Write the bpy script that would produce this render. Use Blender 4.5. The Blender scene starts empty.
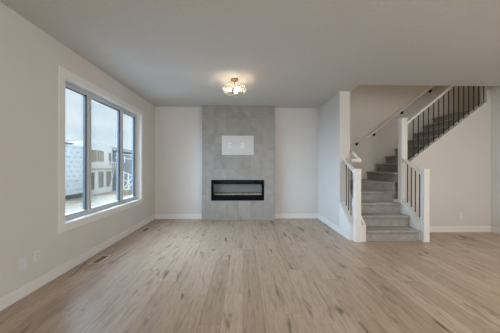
import bpy, bmesh, math, random
from mathutils import Vector, Matrix
random.seed(4)
S = bpy.context.scene
COL = S.collection

# ---------------------------------------------------------------- camera
cd = bpy.data.cameras.new('camera'); cam = bpy.data.objects.new('camera', cd); COL.objects.link(cam)
cd.sensor_width = 36; cd.lens = 240/500*36; cd.clip_start = .05; cd.clip_end = 500
cam.matrix_world = (Matrix.Translation((0, 0, 1.2837)) @ Matrix.Rotation(-.0282, 4, 'Z')
                    @ Matrix.Rotation(math.pi/2, 4, 'X') @ Matrix.Rotation(.0018, 4, 'Z'))
S.camera = cam
# ---------------------------------------------------------------- look
S.view_settings.view_transform = 'Standard'; S.view_settings.look = 'None'
S.view_settings.gamma = 1; S.view_settings.use_curve_mapping = False
S.view_settings.exposure = 1.0
# ---------------------------------------------------------------- sky
W = bpy.data.worlds.new('sky'); S.world = W; W.use_nodes = True
nt = W.node_tree; nt.nodes.clear()
out = nt.nodes.new('ShaderNodeOutputWorld'); bg = nt.nodes.new('ShaderNodeBackground')
tc = nt.nodes.new('ShaderNodeTexCoord'); mp = nt.nodes.new('ShaderNodeMapping'); mp.inputs['Scale'].default_value = (2, 2, 9)
nz = nt.nodes.new('ShaderNodeTexNoise'); nz.inputs['Scale'].default_value = 1.6; nz.inputs['Detail'].default_value = 5
cr = nt.nodes.new('ShaderNodeValToRGB')
cr.color_ramp.elements[0].position = .35; cr.color_ramp.elements[0].color = (.42, .52, .59, 1)
cr.color_ramp.elements[1].position = .62; cr.color_ramp.elements[1].color = (.56, .63, .66, 1)
L_ = nt.links.new
L_(tc.outputs['Generated'], mp.inputs['Vector']); L_(mp.outputs[0], nz.inputs['Vector'])
L_(nz.outputs['Fac'], cr.inputs[0]); L_(cr.outputs[0], bg.inputs['Color']); L_(bg.outputs[0], out.inputs['Surface'])
bg.inputs['Strength'].default_value = 1.35

def light(name, kind, loc, target, energy, color, size=None, size_y=None, angle=None):
    ld = bpy.data.lights.new(name, kind); o = bpy.data.objects.new(name, ld); COL.objects.link(o)
    o.location = loc; ld.energy = energy; ld.color = color
    d = Vector(target) - Vector(loc); o.rotation_euler = d.to_track_quat('-Z', 'Y').to_euler()
    if kind == 'AREA':
        ld.shape = 'RECTANGLE'; ld.size = size; ld.size_y = size_y or size
    if angle is not None: ld.angle = angle
    return o
# soft light of the bright overcast sky on the window side
light('sun', 'SUN', (-10, 3.0, 6.5), (0, 4.0, 0), 17, (.58, .78, 1.0), angle=math.radians(100))
# fill lights added in unseen rear and right wall openings to brighten the room
light('fill_rear', 'AREA', (1.4, -3.88, 1.35), (1.4, 4, 1.5), 60, (1.0, .985, .96), 3.6, 2.1)
light('fill_right', 'AREA', (4.8, -1.2, 1.5), (-3, 1.5, 1.3), 14, (1.0, .97, .93), 2.4, 1.4)
# warm fill lights added out of view to brighten the right-hand floor
light('warm_fill', 'AREA', (3.9, 1.5, 2.72), (3.3, 1.9, 0), 17, (1.0, .88, .74), .35)
light('warm_fill', 'AREA', (2.4, -.6, 2.72), (2.4, 0, 0), 20, (1.0, .88, .74), .35)
# lamp over the landing upstairs
light('landing_lamp', 'AREA', (2.6, 4.9, 5.1), (3.3, 5.2, 0), 3.6, (1.0, .80, .57), .8, .6)
light('landing_lamp', 'AREA', (5.0, 5.0, 5.1), (4.9, 5.4, 0), 3.6, (1.0, .80, .57), .8, .6)

# ---------------------------------------------------------------- materials
def node_mat(name):
    m = bpy.data.materials.new(name); m.use_nodes = True
    n = m.node_tree.nodes; b = n['Principled BSDF']
    return m, m.node_tree, b
def plain(name, color, rough=.6, metal=0, var=.03, scale=6, bump=0, bscale=80, spec=None):
    m, t, b = node_mat(name)
    tc = t.nodes.new('ShaderNodeTexCoord'); nz = t.nodes.new('ShaderNodeTexNoise')
    nz.inputs['Scale'].default_value = scale; nz.inputs['Detail'].default_value = 3
    t.links.new(tc.outputs['Object'], nz.inputs['Vector'])
    r = t.nodes.new('ShaderNodeValToRGB')
    r.color_ramp.elements[0].position = .3; r.color_ramp.elements[1].position = .7
    r.color_ramp.elements[0].color = (*[max(0, c*(1-var)) for c in color], 1)
    r.color_ramp.elements[1].color = (*[min(1, c*(1+var)) for c in color], 1)
    t.links.new(nz.outputs['Fac'], r.inputs[0]); t.links.new(r.outputs[0], b.inputs['Base Color'])
    b.inputs['Roughness'].default_value = rough; b.inputs['Metallic'].default_value = metal
    if spec is not None: b.inputs['Specular IOR Level'].default_value = spec
    if bump:
        n2 = t.nodes.new('ShaderNodeTexNoise'); n2.inputs['Scale'].default_value = bscale; n2.inputs['Detail'].default_value = 3
        t.links.new(tc.outputs['Object'], n2.inputs['Vector'])
        bp = t.nodes.new('ShaderNodeBump'); bp.inputs['Strength'].default_value = bump; bp.inputs['Distance'].default_value = .01
        t.links.new(n2.outputs['Fac'], bp.inputs['Height']); t.links.new(bp.outputs[0], b.inputs['Normal'])
    return m
def N(t, op, a, b=None, c=None):
    n = t.nodes.new('ShaderNodeMath'); n.operation = op
    for i, v in enumerate((a, b, c)):
        if v is None: continue
        if isinstance(v, (int, float)): n.inputs[i].default_value = v
        else: t.links.new(v, n.inputs[i])
    return n.outputs[0]
def COMB(t, x, y, z=0):
    n = t.nodes.new('ShaderNodeCombineXYZ')
    for i, v in enumerate((x, y, z)):
        if isinstance(v, (int, float)): n.inputs[i].default_value = v
        else: t.links.new(v, n.inputs[i])
    return n.outputs[0]
def RAMP(t, f, stops):
    r = t.nodes.new('ShaderNodeValToRGB'); e = r.color_ramp.elements
    while len(e) < len(stops): e.new(.5)
    for i, (p, c) in enumerate(stops): e[i].position = p; e[i].color = (*c, 1) if len(c) == 3 else c
    t.links.new(f, r.inputs[0]); return r.outputs[0]
def MIX(t, f, a, b, mode='MIX'):
    n = t.nodes.new('ShaderNodeMix'); n.data_type = 'RGBA'; n.blend_type = mode
    for s, v in ((0, f), (6, a), (7, b)):
        if isinstance(v, (int, float)): n.inputs[s].default_value = v
        elif isinstance(v, tuple): n.inputs[s].default_value = (*v, 1)
        else: t.links.new(v, n.inputs[s])
    return n.outputs[2]
def NOISE(t, vec, scale, detail=4, dist=0):
    n = t.nodes.new('ShaderNodeTexNoise'); n.inputs['Scale'].default_value = scale
    n.inputs['Detail'].default_value = detail; n.inputs['Distortion'].default_value = dist
    t.links.new(vec, n.inputs['Vector']); return n.outputs['Fac']

def wood_floor():
    m, t, b = node_mat('oak_plank_floor')
    tc = t.nodes.new('ShaderNodeTexCoord'); sp = t.nodes.new('ShaderNodeSeparateXYZ')
    t.links.new(tc.outputs['Object'], sp.inputs[0]); X, Y = sp.outputs[0], sp.outputs[1]
    pw, pl = .18, 1.35
    xs = N(t, 'DIVIDE', X, pw); row = N(t, 'FLOOR', xs); fx = N(t, 'SUBTRACT', xs, row)
    wn = t.nodes.new('ShaderNodeTexWhiteNoise'); wn.noise_dimensions = '1D'; t.links.new(row, wn.inputs['W'])
    ys = N(t, 'ADD', N(t, 'DIVIDE', Y, pl), N(t, 'MULTIPLY', wn.outputs['Value'], 7.3))
    col = N(t, 'FLOOR', ys); fy = N(t, 'SUBTRACT', ys, col)
    w2 = t.nodes.new('ShaderNodeTexWhiteNoise'); w2.noise_dimensions = '2D'
    t.links.new(COMB(t, row, col), w2.inputs['Vector']); pid = w2.outputs['Value']
    tone = RAMP(t, pid, [(0, (.385, .280, .198)), (.35, (.425, .314, .226)), (.7, (.455, .342, .25)), (1, (.49, .372, .278))])
    off = N(t, 'MULTIPLY', pid, 37.0)
    gv = COMB(t, N(t, 'MULTIPLY', X, 26), N(t, 'ADD', N(t, 'MULTIPLY', Y, 1.8), off), off)
    g = NOISE(t, gv, 1.0, 6, .8)
    grain = RAMP(t, g, [(.25, (.55, .51, .47)), (.47, (1, 1, 1)), (.8, (1.0, .98, .95))])
    c = MIX(t, .8, tone, grain, 'MULTIPLY')
    # broad cathedral figure
    g2 = NOISE(t, COMB(t, N(t, 'MULTIPLY', X, 7), N(t, 'ADD', N(t, 'MULTIPLY', Y, .9), off), off), 1.0, 3, 2.0)
    fig = RAMP(t, N(t, 'FRACT', N(t, 'MULTIPLY', g2, 9)), [(0, (.82, .80, .78)), (.35, (1, 1, 1)), (1, (.97, .97, .97))])
    c = MIX(t, .7, c, fig, 'MULTIPLY')
    # knots and mineral streaks
    kn = NOISE(t, COMB(t, N(t, 'MULTIPLY', X, 9), N(t, 'ADD', N(t, 'MULTIPLY', Y, 2.2), off), off), 1.0, 2, .4)
    km = RAMP(t, kn, [(.63, (0, 0, 0)), (.72, (1, 1, 1))])
    c = MIX(t, km, c, MIX(t, .80, c, (.055, .038, .026)))
    g3 = NOISE(t, COMB(t, N(t, 'MULTIPLY', X, 60), N(t, 'ADD', N(t, 'MULTIPLY', Y, 6), off), off), 1.0, 3, .3)
    c = MIX(t, 1.0, c, RAMP(t, g3, [(.34, (.85, .84, .82)), (.5, (1, 1, 1)), (.7, (1.06, 1.06, 1.06))]), 'MULTIPLY')
    # seams
    ex = N(t, 'MULTIPLY', N(t, 'MINIMUM', fx, N(t, 'SUBTRACT', 1.0, fx)), pw)
    ey = N(t, 'MULTIPLY', N(t, 'MINIMUM', fy, N(t, 'SUBTRACT', 1.0, fy)), pl)
    seam = N(t, 'LESS_THAN', N(t, 'MINIMUM', ex, ey), .0015)
    c = MIX(t, N(t, 'MULTIPLY', seam, .55), c, (.10, .07, .05))
    t.links.new(c, b.inputs['Base Color'])
    b.inputs['Roughness'].default_value = .36; b.inputs['Specular IOR Level'].default_value = .9
    rr = RAMP(t, g, [(.2, (.42, .42, .42)), (.8, (.30, .30, .30))]); t.links.new(rr, b.inputs['Roughness'])
    bp = t.nodes.new('ShaderNodeBump'); bp.inputs['Strength'].default_value = .12; bp.inputs['Distance'].default_value = .004
    t.links.new(g, bp.inputs['Height']); t.links.new(bp.outputs[0], b.inputs['Normal'])
    return m
def tile_mat():
    m, t, b = node_mat('grey_stone_tile')
    tc = t.nodes.new('ShaderNodeTexCoord'); sp = t.nodes.new('ShaderNodeSeparateXYZ')
    t.links.new(tc.outputs['Object'], sp.inputs[0]); X, Z = sp.outputs[0], sp.outputs[2]
    tw, th = .2897, .61
    a = N(t, 'DIVIDE', N(t, 'ADD', X, .983+2.897), tw); i = N(t, 'FLOOR', a); fa = N(t, 'SUBTRACT', a, i)
    z = N(t, 'DIVIDE', Z, th); j = N(t, 'FLOOR', z); fz = N(t, 'SUBTRACT', z, j)
    w = t.nodes.new('ShaderNodeTexWhiteNoise'); w.noise_dimensions = '2D'; t.links.new(COMB(t, i, j), w.inputs['Vector'])
    base = RAMP(t, w.outputs['Value'], [(0, (.250, .230, .208)), (.5, (.264, .244, .221)), (1, (.278, .257, .234))])
    off = N(t, 'MULTIPLY', w.outputs['Value'], 19.0)
    cl = NOISE(t, COMB(t, X, off, Z), 3.2, 6, 1.0)
    c = MIX(t, 1.0, base, RAMP(t, cl, [(.3, (.84, .83, .82)), (.5, (1, 1, 1)), (.72, (1.10, 1.10, 1.10))]), 'MULTIPLY')
    ea = N(t, 'MULTIPLY', N(t, 'MINIMUM', fa, N(t, 'SUBTRACT', 1.0, fa)), tw)
    ez = N(t, 'MULTIPLY', N(t, 'MINIMUM', fz, N(t, 'SUBTRACT', 1.0, fz)), th)
    g = N(t, 'LESS_THAN', N(t, 'MINIMUM', ea, ez), .0035)
    c = MIX(t, N(t, 'MULTIPLY', g, .8), c, (.20, .188, .172))
    t.links.new(c, b.inputs['Base Color']); b.inputs['Roughness'].default_value = .48
    return m
def carpet_mat():
    m, t, b = node_mat('grey_carpet')
    tc = t.nodes.new('ShaderNodeTexCoord')
    n1 = NOISE(t, tc.outputs['Object'], 130, 2); n2 = NOISE(t, tc.outputs['Object'], 9, 4)
    c = RAMP(t, n2, [(.3, (.30, .288, .272)), (.7, (.385, .37, .35))])
    c = MIX(t, 1.0, c, RAMP(t, n1, [(.3, (.70, .70, .70)), (.7, (1.15, 1.15, 1.15))]), 'MULTIPLY')
    t.links.new(c, b.inputs['Base Color']); b.inputs['Roughness'].default_value = .97
    b.inputs['Specular IOR Level'].default_value = .1; b.inputs['Sheen Weight'].default_value = .15
    bp = t.nodes.new('ShaderNodeBump'); bp.inputs['Strength'].default_value = .6; bp.inputs['Distance'].default_value = .006
    t.links.new(n1, bp.inputs['Height']); t.links.new(bp.outputs[0], b.inputs['Normal'])
    return m
def glass_mat(name, tint=(1, 1, 1), refl=1.0):
    m = bpy.data.materials.new(name); m.use_nodes = True; t = m.node_tree; t.nodes.clear()
    o = t.nodes.new('ShaderNodeOutputMaterial'); mx = t.nodes.new('ShaderNodeMixShader')
    tr = t.nodes.new('ShaderNodeBsdfTransparent'); gl = t.nodes.new('ShaderNodeBsdfGlossy')
    fr = t.nodes.new('ShaderNodeFresnel'); fr.inputs['IOR'].default_value = 1.3
    tr.inputs['Color'].default_value = (*tint, 1); gl.inputs['Roughness'].default_value = .02
    f = N(t, 'MULTIPLY', fr.outputs[0], refl)
    t.links.new(f, mx.inputs[0]); t.links.new(tr.outputs[0], mx.inputs[1]); t.links.new(gl.outputs[0], mx.inputs[2])
    t.links.new(mx.outputs[0], o.inputs['Surface']); return m
def milky_glass(name, share):
    m = glass_mat(name, (.97, .95, .92), .8); t = m.node_tree
    o = [n for n in t.nodes if n.type == 'OUTPUT_MATERIAL'][0]; first = o.inputs['Surface'].links[0].from_socket
    tl = t.nodes.new('ShaderNodeBsdfTranslucent'); tl.inputs['Color'].default_value = (.9, .88, .84, 1)
    mx = t.nodes.new('ShaderNodeMixShader'); tc = t.nodes.new('ShaderNodeTexCoord')
    n = NOISE(t, tc.outputs['Object'], 60, 2); f = RAMP(t, n, [(.35, (share*.5,)*3), (.65, (share*1.5,)*3)])
    t.links.new(f, mx.inputs[0]); t.links.new(first, mx.inputs[1]); t.links.new(tl.outputs[0], mx.inputs[2])
    t.links.new(mx.outputs[0], o.inputs['Surface']); return m
def emit_mat(name, color, strength):
    m, t, b = node_mat(name)
    b.inputs['Base Color'].default_value = (*color, 1)
    b.inputs['Emission Color'].default_value = (*color, 1); b.inputs['Emission Strength'].default_value = strength
    return m
def wrap_mat():
    m, t, b = node_mat('white_house_wrap')
    tc = t.nodes.new('ShaderNodeTexCoord'); sp = t.nodes.new('ShaderNodeSeparateXYZ')
    t.links.new(tc.outputs['Object'], sp.inputs[0]); Y, Z = sp.outputs[1], sp.outputs[2]
    a = N(t, 'DIVIDE', Z, .5); j = N(t, 'FLOOR', a); fa = N(t, 'SUBTRACT', a, j)
    y = N(t, 'ADD', N(t, 'DIVIDE', Y, .95), N(t, 'MULTIPLY', N(t, 'MODULO', j, 2.0), .45)); fy = N(t, 'FRACT', y)
    dz = N(t, 'LESS_THAN', N(t, 'ABSOLUTE', N(t, 'SUBTRACT', fa, .5)), .17)
    dy = N(t, 'LESS_THAN', N(t, 'ABSOLUTE', N(t, 'SUBTRACT', fy, .5)), .30)
    n = NOISE(t, tc.outputs['Object'], 7, 2); k = N(t, 'GREATER_THAN', n, .47)
    mk = N(t, 'MULTIPLY', N(t, 'MULTIPLY', dz, dy), k)
    c = MIX(t, N(t, 'MULTIPLY', mk, .75), (.84, .88, .92), (.36, .44, .54))
    t.links.new(c, b.inputs['Base Color']); b.inputs['Roughness'].default_value = .7
    return m

M = dict(
    wall=plain('warm_white_wall_paint', (.61, .585, .55), .85, var=.012, scale=2),
    ceil=plain('knockdown_ceiling_paint', (.56, .545, .52), .95, var=.03, scale=30, bump=.25, bscale=45),
    trim=plain('white_trim_paint', (.72, .70, .67), .45, var=.01),
    floor=wood_floor(), tile=tile_mat(), carpet=carpet_mat(),
    black=plain('black_metal', (.006, .006, .007), .7, var=.05, spec=.05),
    iron=plain('dark_bronze_iron', (.022, .018, .015), .45, .2, var=.1),
    vinyl=plain('white_vinyl', (.50, .52, .54), .4, var=.01),
    gasket=plain('dark_slate_frame', (.035, .05, .065), .45, var=.05),
    glass=glass_mat('window_glass', (.97, .985, .99), .6),
    fglass=glass_mat('fireplace_glass', (.86, .87, .87), .25),
    lglass=milky_glass('seeded_lamp_glass', .07),
    bulb=emit_mat('lit_bulb', (1.0, .80, .58), 28),
    nickel=plain('brushed_bronze', (.22, .15, .10), .35, .8, var=.08),
    panel=plain('white_wall_panel', (.52, .51, .49), .7, var=.03, scale=8),
    plate=plain('white_plastic_plate', (.66, .645, .64), .35, var=.01),
    slot=plain('dark_slot', (.05, .05, .05), .6),
    vent=plain('beige_vent_metal', (.66, .58, .46), .45, .1, var=.04),
    ventdark=plain('vent_duct_shadow', (.15, .11, .07), .8),
    fback=plain('grey_firebox_liner', (.33, .34, .325), .55, var=.08),
    chips=plain('clear_glass_chips', (.72, .70, .66), .15, var=.25, scale=60),
    log=plain('brown_ember_tray', (.20, .14, .10), .7, var=.2, scale=30),
    dirt=plain('trampled_tan_dirt', (.55, .46, .35), .95, var=.35, scale=1.3),
    snow=plain('thin_snow_cover', (.42, .43, .43), .9, var=.18, scale=.35),
    wrap=wrap_mat(), sheath=plain('white_sheathing', (.90, .89, .87), .8, var=.04, scale=1.5),
    osb=plain('tan_strand_board', (.50, .40, .27), .85, var=.15, scale=3),
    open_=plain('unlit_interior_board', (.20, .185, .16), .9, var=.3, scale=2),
    siding=plain('slate_blue_siding', (.23, .27, .30), .7, var=.06, scale=.8),
    roof=plain('dark_shingle_roof', (.075, .08, .09), .9, var=.2, scale=2),
)

# ---------------------------------------------------------------- helpers
def tag(o, label=None, cat=None, group=None, kind=None):
    if label: o['label'] = label
    if cat: o['category'] = cat
    if group: o['group'] = group
    if kind: o['kind'] = kind
    return o
def empty(name, loc, label, cat, group=None, rz=0):
    o = bpy.data.objects.new(name, None); COL.objects.link(o); o.location = loc; o.rotation_euler.z = rz
    return tag(o, label, cat, group)
class MB:
    def __init__(s): s.bm = bmesh.new()
    def box(s, x0, x1, y0, y1, z0, z1, bev=0):
        vs = [s.bm.verts.new(p) for p in ((x0,y0,z0),(x1,y0,z0),(x1,y1,z0),(x0,y1,z0),(x0,y0,z1),(x1,y0,z1),(x1,y1,z1),(x0,y1,z1))]
        fs = [s.bm.faces.new([vs[i] for i in f]) for f in ((3,2,1,0),(4,5,6,7),(0,1,5,4),(1,2,6,5),(2,3,7,6),(3,0,4,7))]
        if bev:
            es = list({e for f in fs for e in f.edges})
            bmesh.ops.bevel(s.bm, geom=es, offset=bev, segments=2, affect='EDGES', profile=.5)
        return s
    def prism(s, pts, axis, a0, a1, bev=0):
        # pts: outline in the two other axes, extruded along axis from a0 to a1
        def P(p, a):
            q = list(p); q.insert(axis, a); return q
        lo = [s.bm.verts.new(P(p, a0)) for p in pts]; hi = [s.bm.verts.new(P(p, a1)) for p in pts]
        fs = [s.bm.faces.new(lo), s.bm.faces.new(hi[::-1])]
        n = len(pts)
        for i in range(n): fs.append(s.bm.faces.new((lo[i], hi[i], hi[(i+1) % n], lo[(i+1) % n])))
        bmesh.ops.recalc_face_normals(s.bm, faces=fs)
        if bev:
            es = list({e for f in fs for e in f.edges})
            bmesh.ops.bevel(s.bm, geom=es, offset=bev, segments=3, affect='EDGES', profile=.5)
        return s
    def lathe(s, prof, c=(0, 0, 0), seg=28):
        rings = []
        for r, z in prof:
            rings.append([s.bm.verts.new((c[0]+r*math.cos(2*math.pi*k/seg), c[1]+r*math.sin(2*math.pi*k/seg), c[2]+z)) for k in range(seg)])
        for a, b in zip(rings, rings[1:]):
            for k in range(seg): s.bm.faces.new((a[k], a[(k+1) % seg], b[(k+1) % seg], b[k]))
        s.bm.faces.new(rings[0][::-1]); s.bm.faces.new(rings[-1])
        return s
    def tube(s, path, r, seg=10, flat=1.0):
        pts = [Vector(p) for p in path]; rings = []
        for i, p in enumerate(pts):
            a = (p - pts[i-1]).normalized() if i else None
            b = (pts[i+1] - p).normalized() if i < len(pts)-1 else None
            d = ((a or b) + (b or a)).normalized()
            k = 1.0
            if a is not None and b is not None: k = 1/max(.4, d.dot(a))
            up = Vector((0, 0, 1))
            if abs(d.z) > .95: up = Vector((1, 0, 0))
            u = d.cross(up).normalized(); v = u.cross(d).normalized()
            rings.append([s.bm.verts.new(p + u*(r*flat*math.cos(2*math.pi*j/seg)) + v*(r*k*math.sin(2*math.pi*j/seg))) for j in range(seg)])
        for A, B in zip(rings, rings[1:]):
            for j in range(seg): s.bm.faces.new((A[j], A[(j+1) % seg], B[(j+1) % seg], B[j]))
        s.bm.faces.new(rings[0][::-1]); s.bm.faces.new(rings[-1])
        return s
    def build(s, name, mat, parent=None, smooth=False, loc=None):
        bmesh.ops.recalc_face_normals(s.bm, faces=s.bm.faces[:])
        me = bpy.data.meshes.new(name); s.bm.to_mesh(me); s.bm.free()
        me.materials.append(M[mat] if isinstance(mat, str) else mat)
        if smooth:
            for p in me.polygons: p.use_smooth = True
        o = bpy.data.objects.new(name, me); COL.objects.link(o)
        if parent: o.parent = parent
        if loc: o.location = loc
        return o
def struct(name, mb, mat, parent=None):
    o = mb.build(name, mat, parent)
    if not parent: o['kind'] = 'structure'
    return o

# ---------------------------------------------------------------- room shell
H = 2.74
XL, XR, YB, YW, XRR, YC = -2.155, 1.864, 5.91, 4.61, 4.895, 4.206
TX = 2.065     # stair side of the short wall
WY0, WY1, WZ0, WZ1 = 2.95, 5.10, .592, 2.36     # window opening
struct('floor', MB().box(-2.32, 7.0, -4.1, 6.05, -.2, 0), 'floor')
struct('ceiling', MB().box(-2.32, 5.02, -4.1, YC, H, 3.04).box(-2.32, TX, YC, 6.05, H, 3.04), 'ceil')
mb = MB()
mb.box(-2.32, XL, -4.1, WY0, 0, H).box(-2.32, XL, WY1, YB, 0, H).box(-2.32, XL, WY0, WY1, 0, WZ0).box(-2.32, XL, WY0, WY1, WZ1, H)
struct('wall_left', mb, 'wall')
struct('wall_back', MB().box(-2.32, 7.0, YB, 6.05, 0, 5.2), 'wall')
struct('wall_right', MB().box(XRR, 5.02, -.0, YW, 0, H).box(XRR, 5.02, -4.1, -2.4, 0, H).box(XRR, 5.02, -2.4, 0, 0, .8).box(XRR, 5.02, -2.4, 0, 2.2, H), 'wall')
struct('wall_rear', MB().box(-2.32, -.4, -4.1, -3.95, 0, H).box(3.2, 5.02, -4.1, -3.95, 0, H).box(-.4, 3.2, -4.1, -3.95, 0, .3).box(-.4, 3.2, -4.1, -3.95, 2.4, H), 'wall')
def curb(x): return 1.466 + .771*(x - 3.376) - .02
mb = MB().prism([(3.226, 0), (6.98, 0), (6.98, 5.2), (4.81, 5.2), (4.81, curb(4.81)), (3.226, curb(3.226))], 1, YW, 4.73)
struct('wall_under_stair', mb, 'wall')
struct('wall_stair_end', MB().box(XR, TX, 4.59, YB, 0, H).box(XR, TX, YC, YB, 3.04, 5.2), 'wall')
def kz(y): return .272 + .74*(y - 4.168)
def kzr(y): return .372 + .66*(y - 4.183)
struct('wall_knee_left', MB().prism([(4.13, 0), (4.13, kz(4.13)), (4.59, kz(4.59)), (4.59, 0)], 0, XR, TX).prism([(4.055, 0), (4.055, .27), (4.13, .30), (4.13, 0)], 0, 2.015, TX), 'trim')
struct('wall_knee_right', MB().prism([(4.108, 0), (4.108, kzr(4.108)), (4.61, kzr(4.61)), (4.61, 0)], 0, 3.075, 3.19).box(3.075, 3.224, 4.61, 4.745, 0, .62), 'trim')
struct('wall_stairwell_front', MB().box(TX, XRR, YC-.1, YC, 3.04, 5.2).box(XRR, 5.02, YC-.1, YW, H, 5.2), 'wall')
struct('wall_stairwell_right', MB().box(6.98, 7.1, 4.61, 6.05, 0, 5.2), 'wall')
struct('ceiling_stairwell', MB().box(1.86, 7.1, YC-.1, 6.05, 5.2, 5.3), 'ceil')

# baseboards
def bb(name, boxes):
    mb = MB()
    for b in boxes: mb.box(*b, bev=.003)
    struct(name, mb, 'trim')
BH, BT = .12, .013
bb('baseboard_left', [(XL, XL+BT, -3.95, YB, 0, BH)])
bb('baseboard_back_left', [(XL+BT, -.985, YB-BT, YB, 0, BH)])
bb('baseboard_back_right', [(.757, XR-BT, YB-BT, YB, 0, BH)])
bb('baseboard_stair_end', [(XR-BT, XR, 4.13, YB, 0, BH)])
bb('baseboard_under_stair', [(3.23, XRR-BT, YW-BT, YW, 0, BH)])
bb('baseboard_right', [(XRR-BT, XRR, -3.95, YW, 0, BH)])

# ---------------------------------------------------------------- window
mb = MB()
cw = .095
for y0, y1, z0, z1 in ((WY0-cw, WY0, WZ0-cw, WZ1+cw), (WY1, WY1+cw, WZ0-cw, WZ1+cw), (WY0, WY1, WZ1, WZ1+cw), (WY0, WY1, WZ0-cw, WZ0)):
    mb.box(XL, XL+.016, y0, y1, z0, z1, bev=.003)
struct('trim_1', mb, 'trim')
win = empty('window_1', (XL-.12, WY0, WZ0), 'wide white three-lite window in the left wall looking onto houses under construction', 'window')
win['kind'] = 'structure'
def wp(name, boxes, mat, parent=win, bev=.002):
    mb = MB()
    for x0, x1, y0, y1, z0, z1 in boxes:
        mb.box(x0-win.location.x, x1-win.location.x, y0-WY0, y1-WY0, z0-WZ0, z1-WZ0, bev=bev)
    return mb.build(name, mat, parent)
def ring(x0, x1, y0, y1, z0, z1, w, wt=None, wb=None):
    wt = wt or w; wb = wb or w
    return [(x0, x1, y0, y0+w, z0, z1), (x0, x1, y1-w, y1, z0, z1), (x0, x1, y0+w, y1-w, z1-wt, z1), (x0, x1, y0+w, y1-w, z0, z0+wb)]
xi = XL-.085
wp('window_frame', ring(XL-.16, xi, WY0, WY1, WZ0, WZ1, .035, .035, .045), 'vinyl')
wp('mullion', [(XL-.16, xi+.005, 3.535, 3.60, WZ0+.045, WZ1-.035)], 'vinyl')
wp('mullion', [(XL-.16, xi+.005, 4.465, 4.53, WZ0+.045, WZ1-.035)], 'vinyl')
for y0, y1 in ((WY0+.035, 3.535), (3.60, 4.465), (4.53, WY1-.035)):
    s = wp('sash', ring(XL-.145, xi-.012, y0, y1, WZ0+.045, WZ1-.035, .024), 'vinyl')
    wp('glazing_stile', [(XL-.126, xi-.008, y1-.052, y1-.025, WZ0+.07, WZ1-.06), (XL-.126, xi-.03, y0+.025, y1-.052, WZ1-.072, WZ1-.06)], 'gasket', s, .001)
    mb = MB().box(XL-.124-win.location.x, XL-.118-win.location.x, y0+.032-WY0, y1-.032-WY0, .077, WZ1-.067-WZ0)
    mb.build('window_pane', 'glass', s)
wp('sash_handle', [(xi-.012, xi+.012, 4.60, 4.615, 1.35, 1.47)], 'vinyl')

# ---------------------------------------------------------------- fireplace
fx0, fx1, fy, hx0, hx1, hz0, hz1 = -.983, .755, 5.745, -.763, .502, .468, .962
fp = empty('fireplace', (0, 0, 0), 'tall grey tiled chimney breast with a linear black electric fireplace', 'fireplace')
mb = MB()
mb.box(fx0, hx0, fy, YB-.001, .001, H-.001).box(hx1, fx1, fy, YB-.001, .001, H-.001).box(hx0, hx1, fy, YB-.001, .001, hz0).box(hx0, hx1, fy, YB-.001, hz1, H-.001)
bmesh.ops.remove_doubles(mb.bm, verts=mb.bm.verts, dist=.0001)
mb.build('tile_surround', 'tile', fp)
fb = MB(); 
for b in ((hx0, hx0+.055, hz0, hz1), (hx1-.055, hx1, hz0, hz1), (hx0+.055, hx1-.055, hz1-.10, hz1), (hx0+.055, hx1-.055, hz0, hz0+.125)):
    fb.box(b[0], b[1], fy-.012, fy+.02, b[2], b[3], bev=.002)
fr = fb.build('firebox_frame', 'black', fp)
MB().box(hx0+.25, hx1-.25, fy-.0135, fy-.012, hz1-.055, hz1-.045).build('heater_slot', 'iron', fr)
MB().box(hx0+.01, hx1-.01, YB-.03, YB-.012, hz0+.01, hz1-.01).build('back_liner', 'fback', fp)
MB().box(hx0+.055, hx1-.055, fy+.012, fy+.016, hz0+.125, hz1-.10).build('front_glass', 'fglass', fp)
MB().box(hx0+.03, hx1-.03, fy+.02, YB-.03, hz0+.10, hz0+.135).build('ember_tray', 'log', fp)
MB().box(hx0+.05, hx1-.05, YB-.06, YB-.031, hz0+.135, hz0+.195, bev=.006).build('burner_bar', 'log', fp)
mb = MB()
for i in range(420):
    x = hx0+.07 + (hx1-hx0-.14)*(random.random()**.62); y = random.uniform(fy+.03, YB-.075); r = random.uniform(.006, .014)
    bmesh.ops.create_icosphere(mb.bm, subdivisions=1, radius=r, matrix=Matrix.Translation((x, y, hz0+.135+r*.6+random.random()*.012)))
o = mb.build('crystal_bed', 'chips', fp); o['kind'] = 'stuff'

pn = empty('wall_panel', (-.13, fy, 1.79), 'white rectangular wiring panel fixed to the grey tile above the fireplace', 'panel')
MB().box(-.378, .378, -.012, -.0005, -.229, .229, bev=.002).build('backboard', 'panel', pn)
for x in (-.19, .11):
    pl = MB().box(x-.04, x+.04, -.017, -.012, -.07, .06, bev=.002).build('socket_plate', 'plate', pn)
    MB().box(x-.018, x+.018, -.0185, -.017, -.045, -.01).box(x-.018, x+.018, -.0185, -.017, .005, .04).build('socket', 'panel', pl)

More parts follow.
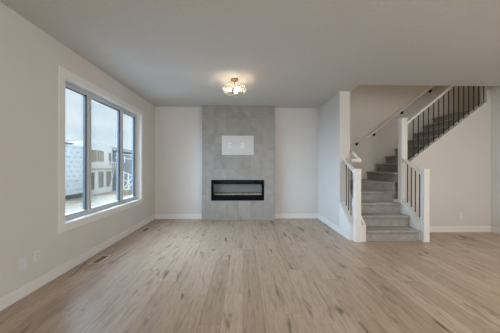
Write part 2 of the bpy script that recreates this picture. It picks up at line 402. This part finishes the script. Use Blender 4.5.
# ---------------------------------------------------------------- staircase
st = empty('staircase', (2.56, 4.08, 0), 'grey carpeted staircase turning right behind the white newel posts', 'staircase')
R_, RUN1, RUN2, SX0, SX1, SY1 = .19, .25, .239, 2.102, 3.054, 5.905
O = st.location
def SZ(k): return (0, .190, .388, .583, .778, .968)[k] if k < 6 else 1.165 + (k-6)*.192
def step(k, plan, fn, nose=.042):
    """plan: corners with the first two on the front edge; fn: outward direction of the front edge"""
    z1 = SZ(k); z0 = SZ(k-1)
    mb = MB(); q = [(x-O.x, y-O.y) for x, y in plan]
    mb.prism(q, 2, z0+.001, z1-.04)
    q2 = [(q[0][0]+fn[0]*nose, q[0][1]+fn[1]*nose), (q[1][0]+fn[0]*nose, q[1][1]+fn[1]*nose)] + q[2:]
    mb.prism(q2, 2, z1-.046, z1, bev=.018)
    return mb.build('step', 'carpet', st, smooth=False)
for k in range(1, 4):
    y = 4.085 + RUN1*(k-1)
    step(k, [(SX0, y), (SX1, y), (SX1, y+RUN1+.02), (SX0, y+RUN1+.02)], (0, -1))
y4 = 4.085 + 3*RUN1; px = 3.095
step(4, [(SX0, y4), (3.2, y4), (3.2, 5.0), (SX0+.02, 5.82), (SX0, 5.82)], (0, -1))
step(5, [(px, y4), (SX0, y4+px-SX0), (SX0, SY1), (3.2, SY1), (3.2, y4)], (-.7, -.7), .025)
for k in range(6, 14):
    x = px + RUN2*(k-6); xe = x+RUN2+.02 if k < 13 else 6.95
    step(k, [(x, SY1), (x, 4.748), (xe, 4.748), (xe, SY1)], (-1, 0))
# white skirt boards
def skirt(pts, x0, x1): MB().prism([(y-O.y, z) for y, z in pts], 0, x0-O.x, x1-O.x, bev=.002).build('skirt_board', 'trim', st)
skirt([(4.05, 0.001), (4.05, .27), (4.09, .32), (4.85, .93), (5.4, 1.05), (5.9, 1.12), (5.9, 0.001)], TX+.001, SX0)
skirt([(4.112, 0.001), (4.112, .31), (4.60, .64), (4.83, .64), (4.83, 0.001)], SX1, 3.073)

# ---------------------------------------------------------------- balustrades
def newel(parent, cx, y0, z0, z1, w=.095):
    ox = parent.location
    mb = MB().box(cx-w/2-ox.x, cx+w/2-ox.x, y0-ox.y, y0+w-ox.y, z0-ox.z, z1-.012-ox.z, bev=.004)
    p = mb.build('newel_post', 'trim', parent)
    MB().box(cx-w/2-.004-ox.x, cx+w/2+.004-ox.x, y0-.004-ox.y, y0+w+.004-ox.y, z1-.016-ox.z, z1-ox.z, bev=.004).build('post_cap', 'trim', p)
    return p
def baluster(parent, x, y, z0, z1, t=.007):
    ox = parent.location
    return MB().box(x-t-ox.x, x+t-ox.x, y-t-ox.y, y+t-ox.y, z0-ox.z, z1-ox.z, bev=.002).build('baluster', 'iron', parent)
def rail_y(parent, x, y0, z0, y1, z1, w, h, name='handrail'):
    ox = parent.location
    mb = MB().prism([(y0-ox.y, z0-h-ox.z), (y1-ox.y, z1-h-ox.z), (y1-ox.y, z1-ox.z), (y0-ox.y, z0-ox.z)], 0, x-w/2-ox.x, x+w/2-ox.x, bev=.006)
    return mb.build(name, 'trim', parent)
def rz(y): return 1.20 + .56*(y - 4.15)
# left
bl = empty('balustrade', (1.963, 4.08, 0), 'short white railing on the left of the stairs, joined to the wall end', 'balustrade', 'stair balustrades')
newel(bl, 1.963, 4.032, 0, 1.248)
rail_y(bl, 1.963, 4.128, rz(4.128), 4.588, rz(4.588), .062, .045)
rail_y(bl, 1.9645, 4.131, kz(4.131)+.020, 4.588, kz(4.588)+.020, .198, .020, 'base_rail')
for y in (4.316, 4.416, 4.516): baluster(bl, 1.963, y, kz(y)+.012, rz(y)-.03)
# right lower
br = empty('balustrade', (3.138, 4.06, 0), 'short white railing on the right of the bottom steps between two newel posts', 'balustrade', 'stair balustrades')
newel(br, 3.138, 4.012, 0, 1.248)
rail_y(br, 3.138, 4.108, rz(4.108), 4.620, rz(4.620), .062, .045)
rail_y(br, 3.132, 4.110, kzr(4.110)+.020, 4.607, kzr(4.607)+.020, .118, .020, 'base_rail')
for y in (4.183, 4.288, 4.393, 4.498): baluster(br, 3.138, y, kzr(y)+.012, rz(y)-.03)
# upper
bu = empty('balustrade', (3.17, 4.67, 1.28), 'long sloping white railing with dark balusters along the upper stair flight', 'balustrade', 'stair balustrades')
newel(bu, 3.164, 4.622, .622, 2.245, .118)
ox = bu.location
def rail_x(x0, x1, zf, w, h, name):
    MB().prism([(x0-ox.x, zf(x0)-h-ox.z), (x1-ox.x, zf(x1)-h-ox.z), (x1-ox.x, zf(x1)-ox.z), (x0-ox.x, zf(x0)-ox.z)], 1, 4.67-w/2-ox.y, 4.67+w/2-ox.y, bev=.005).build(name, 'trim', bu)
def urz(x): return 2.205 + .80*(x - 3.273)
rail_x(3.225, 4.80, urz, .062, .05, 'handrail')
rail_x(3.225, 4.805, lambda x: curb(x)+.022, .135, .021, 'base_rail')
for i in range(15):
    x = 3.374 + .1024*i; baluster(bu, x, 4.67, curb(x)+.01, urz(x)-.03, .0075)

# wall rails
wr = empty('wall_handrail', (2.70, 5.84, 1.85), 'long pale handrail on black brackets climbing the stairwell back wall', 'handrail')
path = [(2.20, 5.84, 1.71), (2.66, 5.84, 1.868), (3.08, 5.84, 2.035), (3.20, 5.84, 2.12), (3.881, 5.84, 2.655), (4.764, 5.84, 3.33), (5.5, 5.84, 3.89)]
MB().tube([Vector(p)-wr.location for p in path], .024, 12).build('rail', 'trim', wr, smooth=True)
for x, z in ((2.825, 1.875), (3.26, 2.11), (3.968, 2.66), (4.69, 3.21)):
    L = wr.location
    MB().tube([(x-L.x, YB-.001-L.y, z-.03-L.z), (x-L.x, YB-.03-L.y, z-.03-L.z), (x-L.x, 5.84-L.y, z-.005-L.z)], .012, 8).tube([(x-L.x, YB-.001-L.y, z-.03-L.z), (x-L.x, YB-.014-L.y, z-.03-L.z)], .032, 14).build('bracket', 'black', wr)
wr2 = empty('wall_handrail', (2.12, 4.33, 1.4), 'short pale handrail with a mitred return beside the end of the wall', 'handrail')
L = wr2.location
MB().tube([(1.975-L.x, 4.30-L.y, 1.398-L.z), (2.122-L.x, 4.30-L.y, 1.398-L.z), (2.122-L.x, 4.62-L.y, 1.570-L.z), (2.122-L.x, 5.3-L.y, 1.80-L.z)], .028, 12, .75).build('rail', 'trim', wr2, smooth=False)
MB().tube([(TX+.001-L.x, 4.8-L.y, 1.60-L.z), (2.122-L.x, 4.8-L.y, 1.622-L.z)], .012, 8).build('bracket', 'black', wr2)

# ---------------------------------------------------------------- ceiling light
lf = empty('ceiling_light', (-.147, 4.0, H), 'round glass semi flush ceiling light with lit bulbs and bronze canopy', 'ceiling light')
MB().lathe([(.062, 0), (.062, -.018), (.05, -.032), (.012, -.036)]).build('canopy', 'nickel', lf, smooth=True)
MB().lathe([(.010, -.034), (.010, -.115), (.03, -.12), (.03, -.135), (.006, -.14)], seg=16).build('stem', 'nickel', lf, smooth=True)
for k in range(3):
    a = math.radians(k*120+15)
    p = lambda r, z: (r*math.cos(a), r*math.sin(a), z)
    MB().tube([p(.02, -.122), p(.12, -.128), p(.202, -.122)], .006, 8).build('arm', 'nickel', lf, smooth=True)
    b2 = math.radians(k*120+75)
    q = (.085*math.cos(b2), .085*math.sin(b2), 0)
    sk = MB().lathe([(.016, -.122), (.018, -.150), (.014, -.152)], q, 14).tube([(.02*math.cos(b2), .02*math.sin(b2), -.128), (q[0], q[1], -.128)], .006, 8).build('socket', 'nickel', lf, smooth=True)
    MB().lathe([(.010, -.150), (.020, -.165), (.028, -.185), (.024, -.205), (.006, -.215)], q, 16).build('bulb', 'bulb', sk, smooth=True)
sh = MB()
prof = [(.193, -.118), (.198, -.15), (.197, -.19), (.182, -.222), (.15, -.238), (.14, -.238), (.145, -.233), (.177, -.218), (.192, -.19), (.193, -.15), (.189, -.118)]
seg = 48; rings = [[sh.bm.verts.new((r*math.cos(2*math.pi*k/seg), r*math.sin(2*math.pi*k/seg), z)) for k in range(seg)] for r, z in prof]
for i in range(len(rings)):
    A, B = rings[i], rings[(i+1) % len(rings)]
    for k in range(seg): sh.bm.faces.new((A[k], A[(k+1) % seg], B[(k+1) % seg], B[k]))
sh.build('glass_shade', 'lglass', lf, smooth=True)

# ---------------------------------------------------------------- floor vents, outlets
def vent(x, y, label):
    v = empty('floor_vent', (x, y, 0), label, 'floor vent', 'floor vents under the window')
    mb = MB()
    for b in ((-.062, -.045, -.15, .15), (.045, .062, -.15, .15), (-.045, .045, -.15, -.132), (-.045, .045, .132, .15)): mb.box(b[0], b[1], b[2], b[3], .0005, .007, bev=.002)
    mb.build('vent_frame', 'vent', v)
    MB().box(-.045, .045, -.132, .132, .0005, .002).build('duct_opening', 'ventdark', v)
    mb = MB()
    for i in range(14): mb.box(-.045, .045, -.122+i*.0185, -.118+i*.0185, .0015, .003)
    mb.box(-.003, .003, -.132, .132, .0015, .0035)
    mb.build('louvers', 'nickel', v)
vent(-1.96, 3.36, 'pale metal floor vent by the left baseboard, nearer the camera')
vent(-1.96, 4.90, 'pale metal floor vent below the far end of the window')
def plate(name, loc, rz, label, cat, sockets=True, w=.072, h=.115):
    p = empty(name, loc, label, cat, rz=rz)
    MB().box(-w/2, w/2, -.006, -.0003, -h/2, h/2, bev=.002).build('cover_plate', 'plate', p)
    if sockets:
        for z in (-.022, .022):
            s = MB().box(-.017, .017, -.009, -.006, z-.014, z+.014, bev=.001).build('socket', 'plate', p)
            MB().box(-.008, -.005, -.0095, -.009, z-.006, z+.006).box(.005, .008, -.0095, -.009, z-.006, z+.006).build('slot', 'slot', s)
    else:
        MB().box(-.012, .012, -.008, -.006, -.012, .012).build('jack', 'plate', p)
hp = math.pi/2
plate('data_plate', (XL, 2.41, .338), hp, 'plain white wall plate low on the left wall, nearer the camera', 'wall plate', False, .085, .125)
plate('wall_outlet', (XL, 2.568, .347), hp, 'white duplex wall outlet low on the left wall, nearer the window', 'outlet')
plate('wall_outlet', (4.27, YW, .326), 0, 'white wall outlet low on the wall under the upper stairs', 'outlet')

# ---------------------------------------------------------------- outside
GZ = -2.15
struct('ground', MB().box(-90, -2.6, -30, 130, GZ-.3, GZ), 'snow')
mb = MB()
for x0, x1, y0, y1 in ((-17.1, -14.2, 16, 44), (-13.6, -12.9, 14, 28)):
    pts = []
    n = 24
    for i in range(n+1): pts.append((x0+random.uniform(-.3, .3), y0+(y1-y0)*i/n))
    for i in range(n, -1, -1): pts.append((x1+random.uniform(-.35, .35), y0+(y1-y0)*i/n))
    mb.prism(pts, 2, GZ+.002, GZ+.02)
o = mb.build('bare_dirt', 'dirt'); tag(o, 'strips of bare tan dirt through the snow in front of the houses', 'dirt', kind='stuff')

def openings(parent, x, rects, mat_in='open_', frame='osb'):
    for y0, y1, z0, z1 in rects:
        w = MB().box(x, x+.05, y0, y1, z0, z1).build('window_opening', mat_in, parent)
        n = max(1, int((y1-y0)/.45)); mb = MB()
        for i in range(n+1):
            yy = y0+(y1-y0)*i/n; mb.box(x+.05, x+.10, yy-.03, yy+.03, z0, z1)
        mb.box(x+.05, x+.10, y0, y1, z1-.08, z1).build('studs', frame, w)
# wrapped house
ha = empty('house', (0, 0, 0), 'unfinished house covered in white printed building wrap, leftmost through the window', 'house', 'houses outside the window')
MB().box(-26, -18, 14, 27.7, GZ, 3.55).build('wall', 'wrap', ha)
MB().prism([(-26.4, 3.55), (-17.6, 3.55), (-17.6, 3.68), (-22, 4.3), (-26.4, 3.68)], 1, 14, 25.4).build('roof', 'roof', ha)
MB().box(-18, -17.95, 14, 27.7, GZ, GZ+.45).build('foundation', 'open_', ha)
# white sheathed house
hb = empty('house', (0, 0, 0), 'white sheathed two-storey house frame with open tan window holes, centre of the window view', 'house', 'houses outside the window')
MB().box(-27, -18, 28.4, 33.5, GZ, 3.95).build('wall', 'sheath', hb)
MB().box(-27.2, -17.8, 28.2, 33.7, 3.95, 4.1).build('parapet', 'sheath', hb)
openings(hb, -18, [(28.6, 31.3, 1.75, 3.2)], 'osb', 'open_')
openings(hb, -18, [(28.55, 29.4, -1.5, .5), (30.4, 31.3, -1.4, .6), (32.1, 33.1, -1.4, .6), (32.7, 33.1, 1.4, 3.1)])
bal = MB().box(-18, -17.2, 28.4, 33.4, .85, 1.05)
bal.build('balcony_slab', 'osb', hb)
mb = MB()
for i in range(11): mb.box(-17.28, -17.22, 28.5+i*.48, 28.56+i*.48, 1.05, 1.75)
mb.box(-17.3, -17.2, 28.4, 33.4, 1.75, 1.83); mb.build('balcony_railing', 'sheath', hb)
MB().tube([(-17.25, 31.4, -1.9), (-17.6, 33.2, .85)], .06, 6).build('brace', 'sheath', hb)
# slate house
hc = empty('house', (0, 0, 0), 'dark slate blue sided house with a low roof, rightmost through the window', 'house', 'houses outside the window')
MB().box(-28, -18, 34.4, 50, GZ, 3.2).build('wall', 'siding', hc)
MB().prism([(-28.5, 3.2), (-17.4, 3.2), (-17.4, 3.4), (-23, 4.6), (-28.5, 3.4)], 1, 34.1, 50.3).build('roof', 'roof', hc)
MB().box(-18, -17.93, 34.4, 50, 2.4, 2.6).box(-18, -17.93, 34.4, 50, 3.0, 3.2).build('fascia', 'sheath', hc)
# distant row roofs
hd = empty('house', (0, 0, 0), 'distant low dark roofed house beyond the construction site', 'house', 'houses outside the window')
MB().box(-60, -48, 76, 112, GZ, 7.2).build('wall', 'siding', hd)
MB().prism([(-61, 7.2), (-47, 7.2), (-54, 9.2)], 1, 75, 113).build('roof', 'roof', hd)
# exterior stair railing
xr = empty('exterior_railing', (-15.0, 30.5, GZ+.021), 'white cross-braced exterior stair railing beside the slate house', 'railing')
for y0, z0, y1, z1 in ((0, 2.7, 2.6, 2.1), (0, 1.8, 2.6, .8), (0, .5, 2.5, 2.0), (.9, .3, 2.6, 1.3)):
    MB().tube([(0, y0, z0), (0, y1, z1)], .075, 6).build('rail', 'sheath', xr)
for y, z in ((0, 2.8), (1.3, 2.5), (2.6, 2.2)): MB().box(-.07, .07, y-.07, y+.07, 0, z).build('post', 'sheath', xr)
lm = MB()
for i in range(5): lm.box(-14.5+.02*(i%2), -13.7+.02*(i%2), 28.7, 30.3, GZ+.022+i*.13, GZ+.12+i*.13)
tag(lm.build('lumber_stack', 'osb'), 'low stack of tan lumber boards on the ground outside', 'lumber')
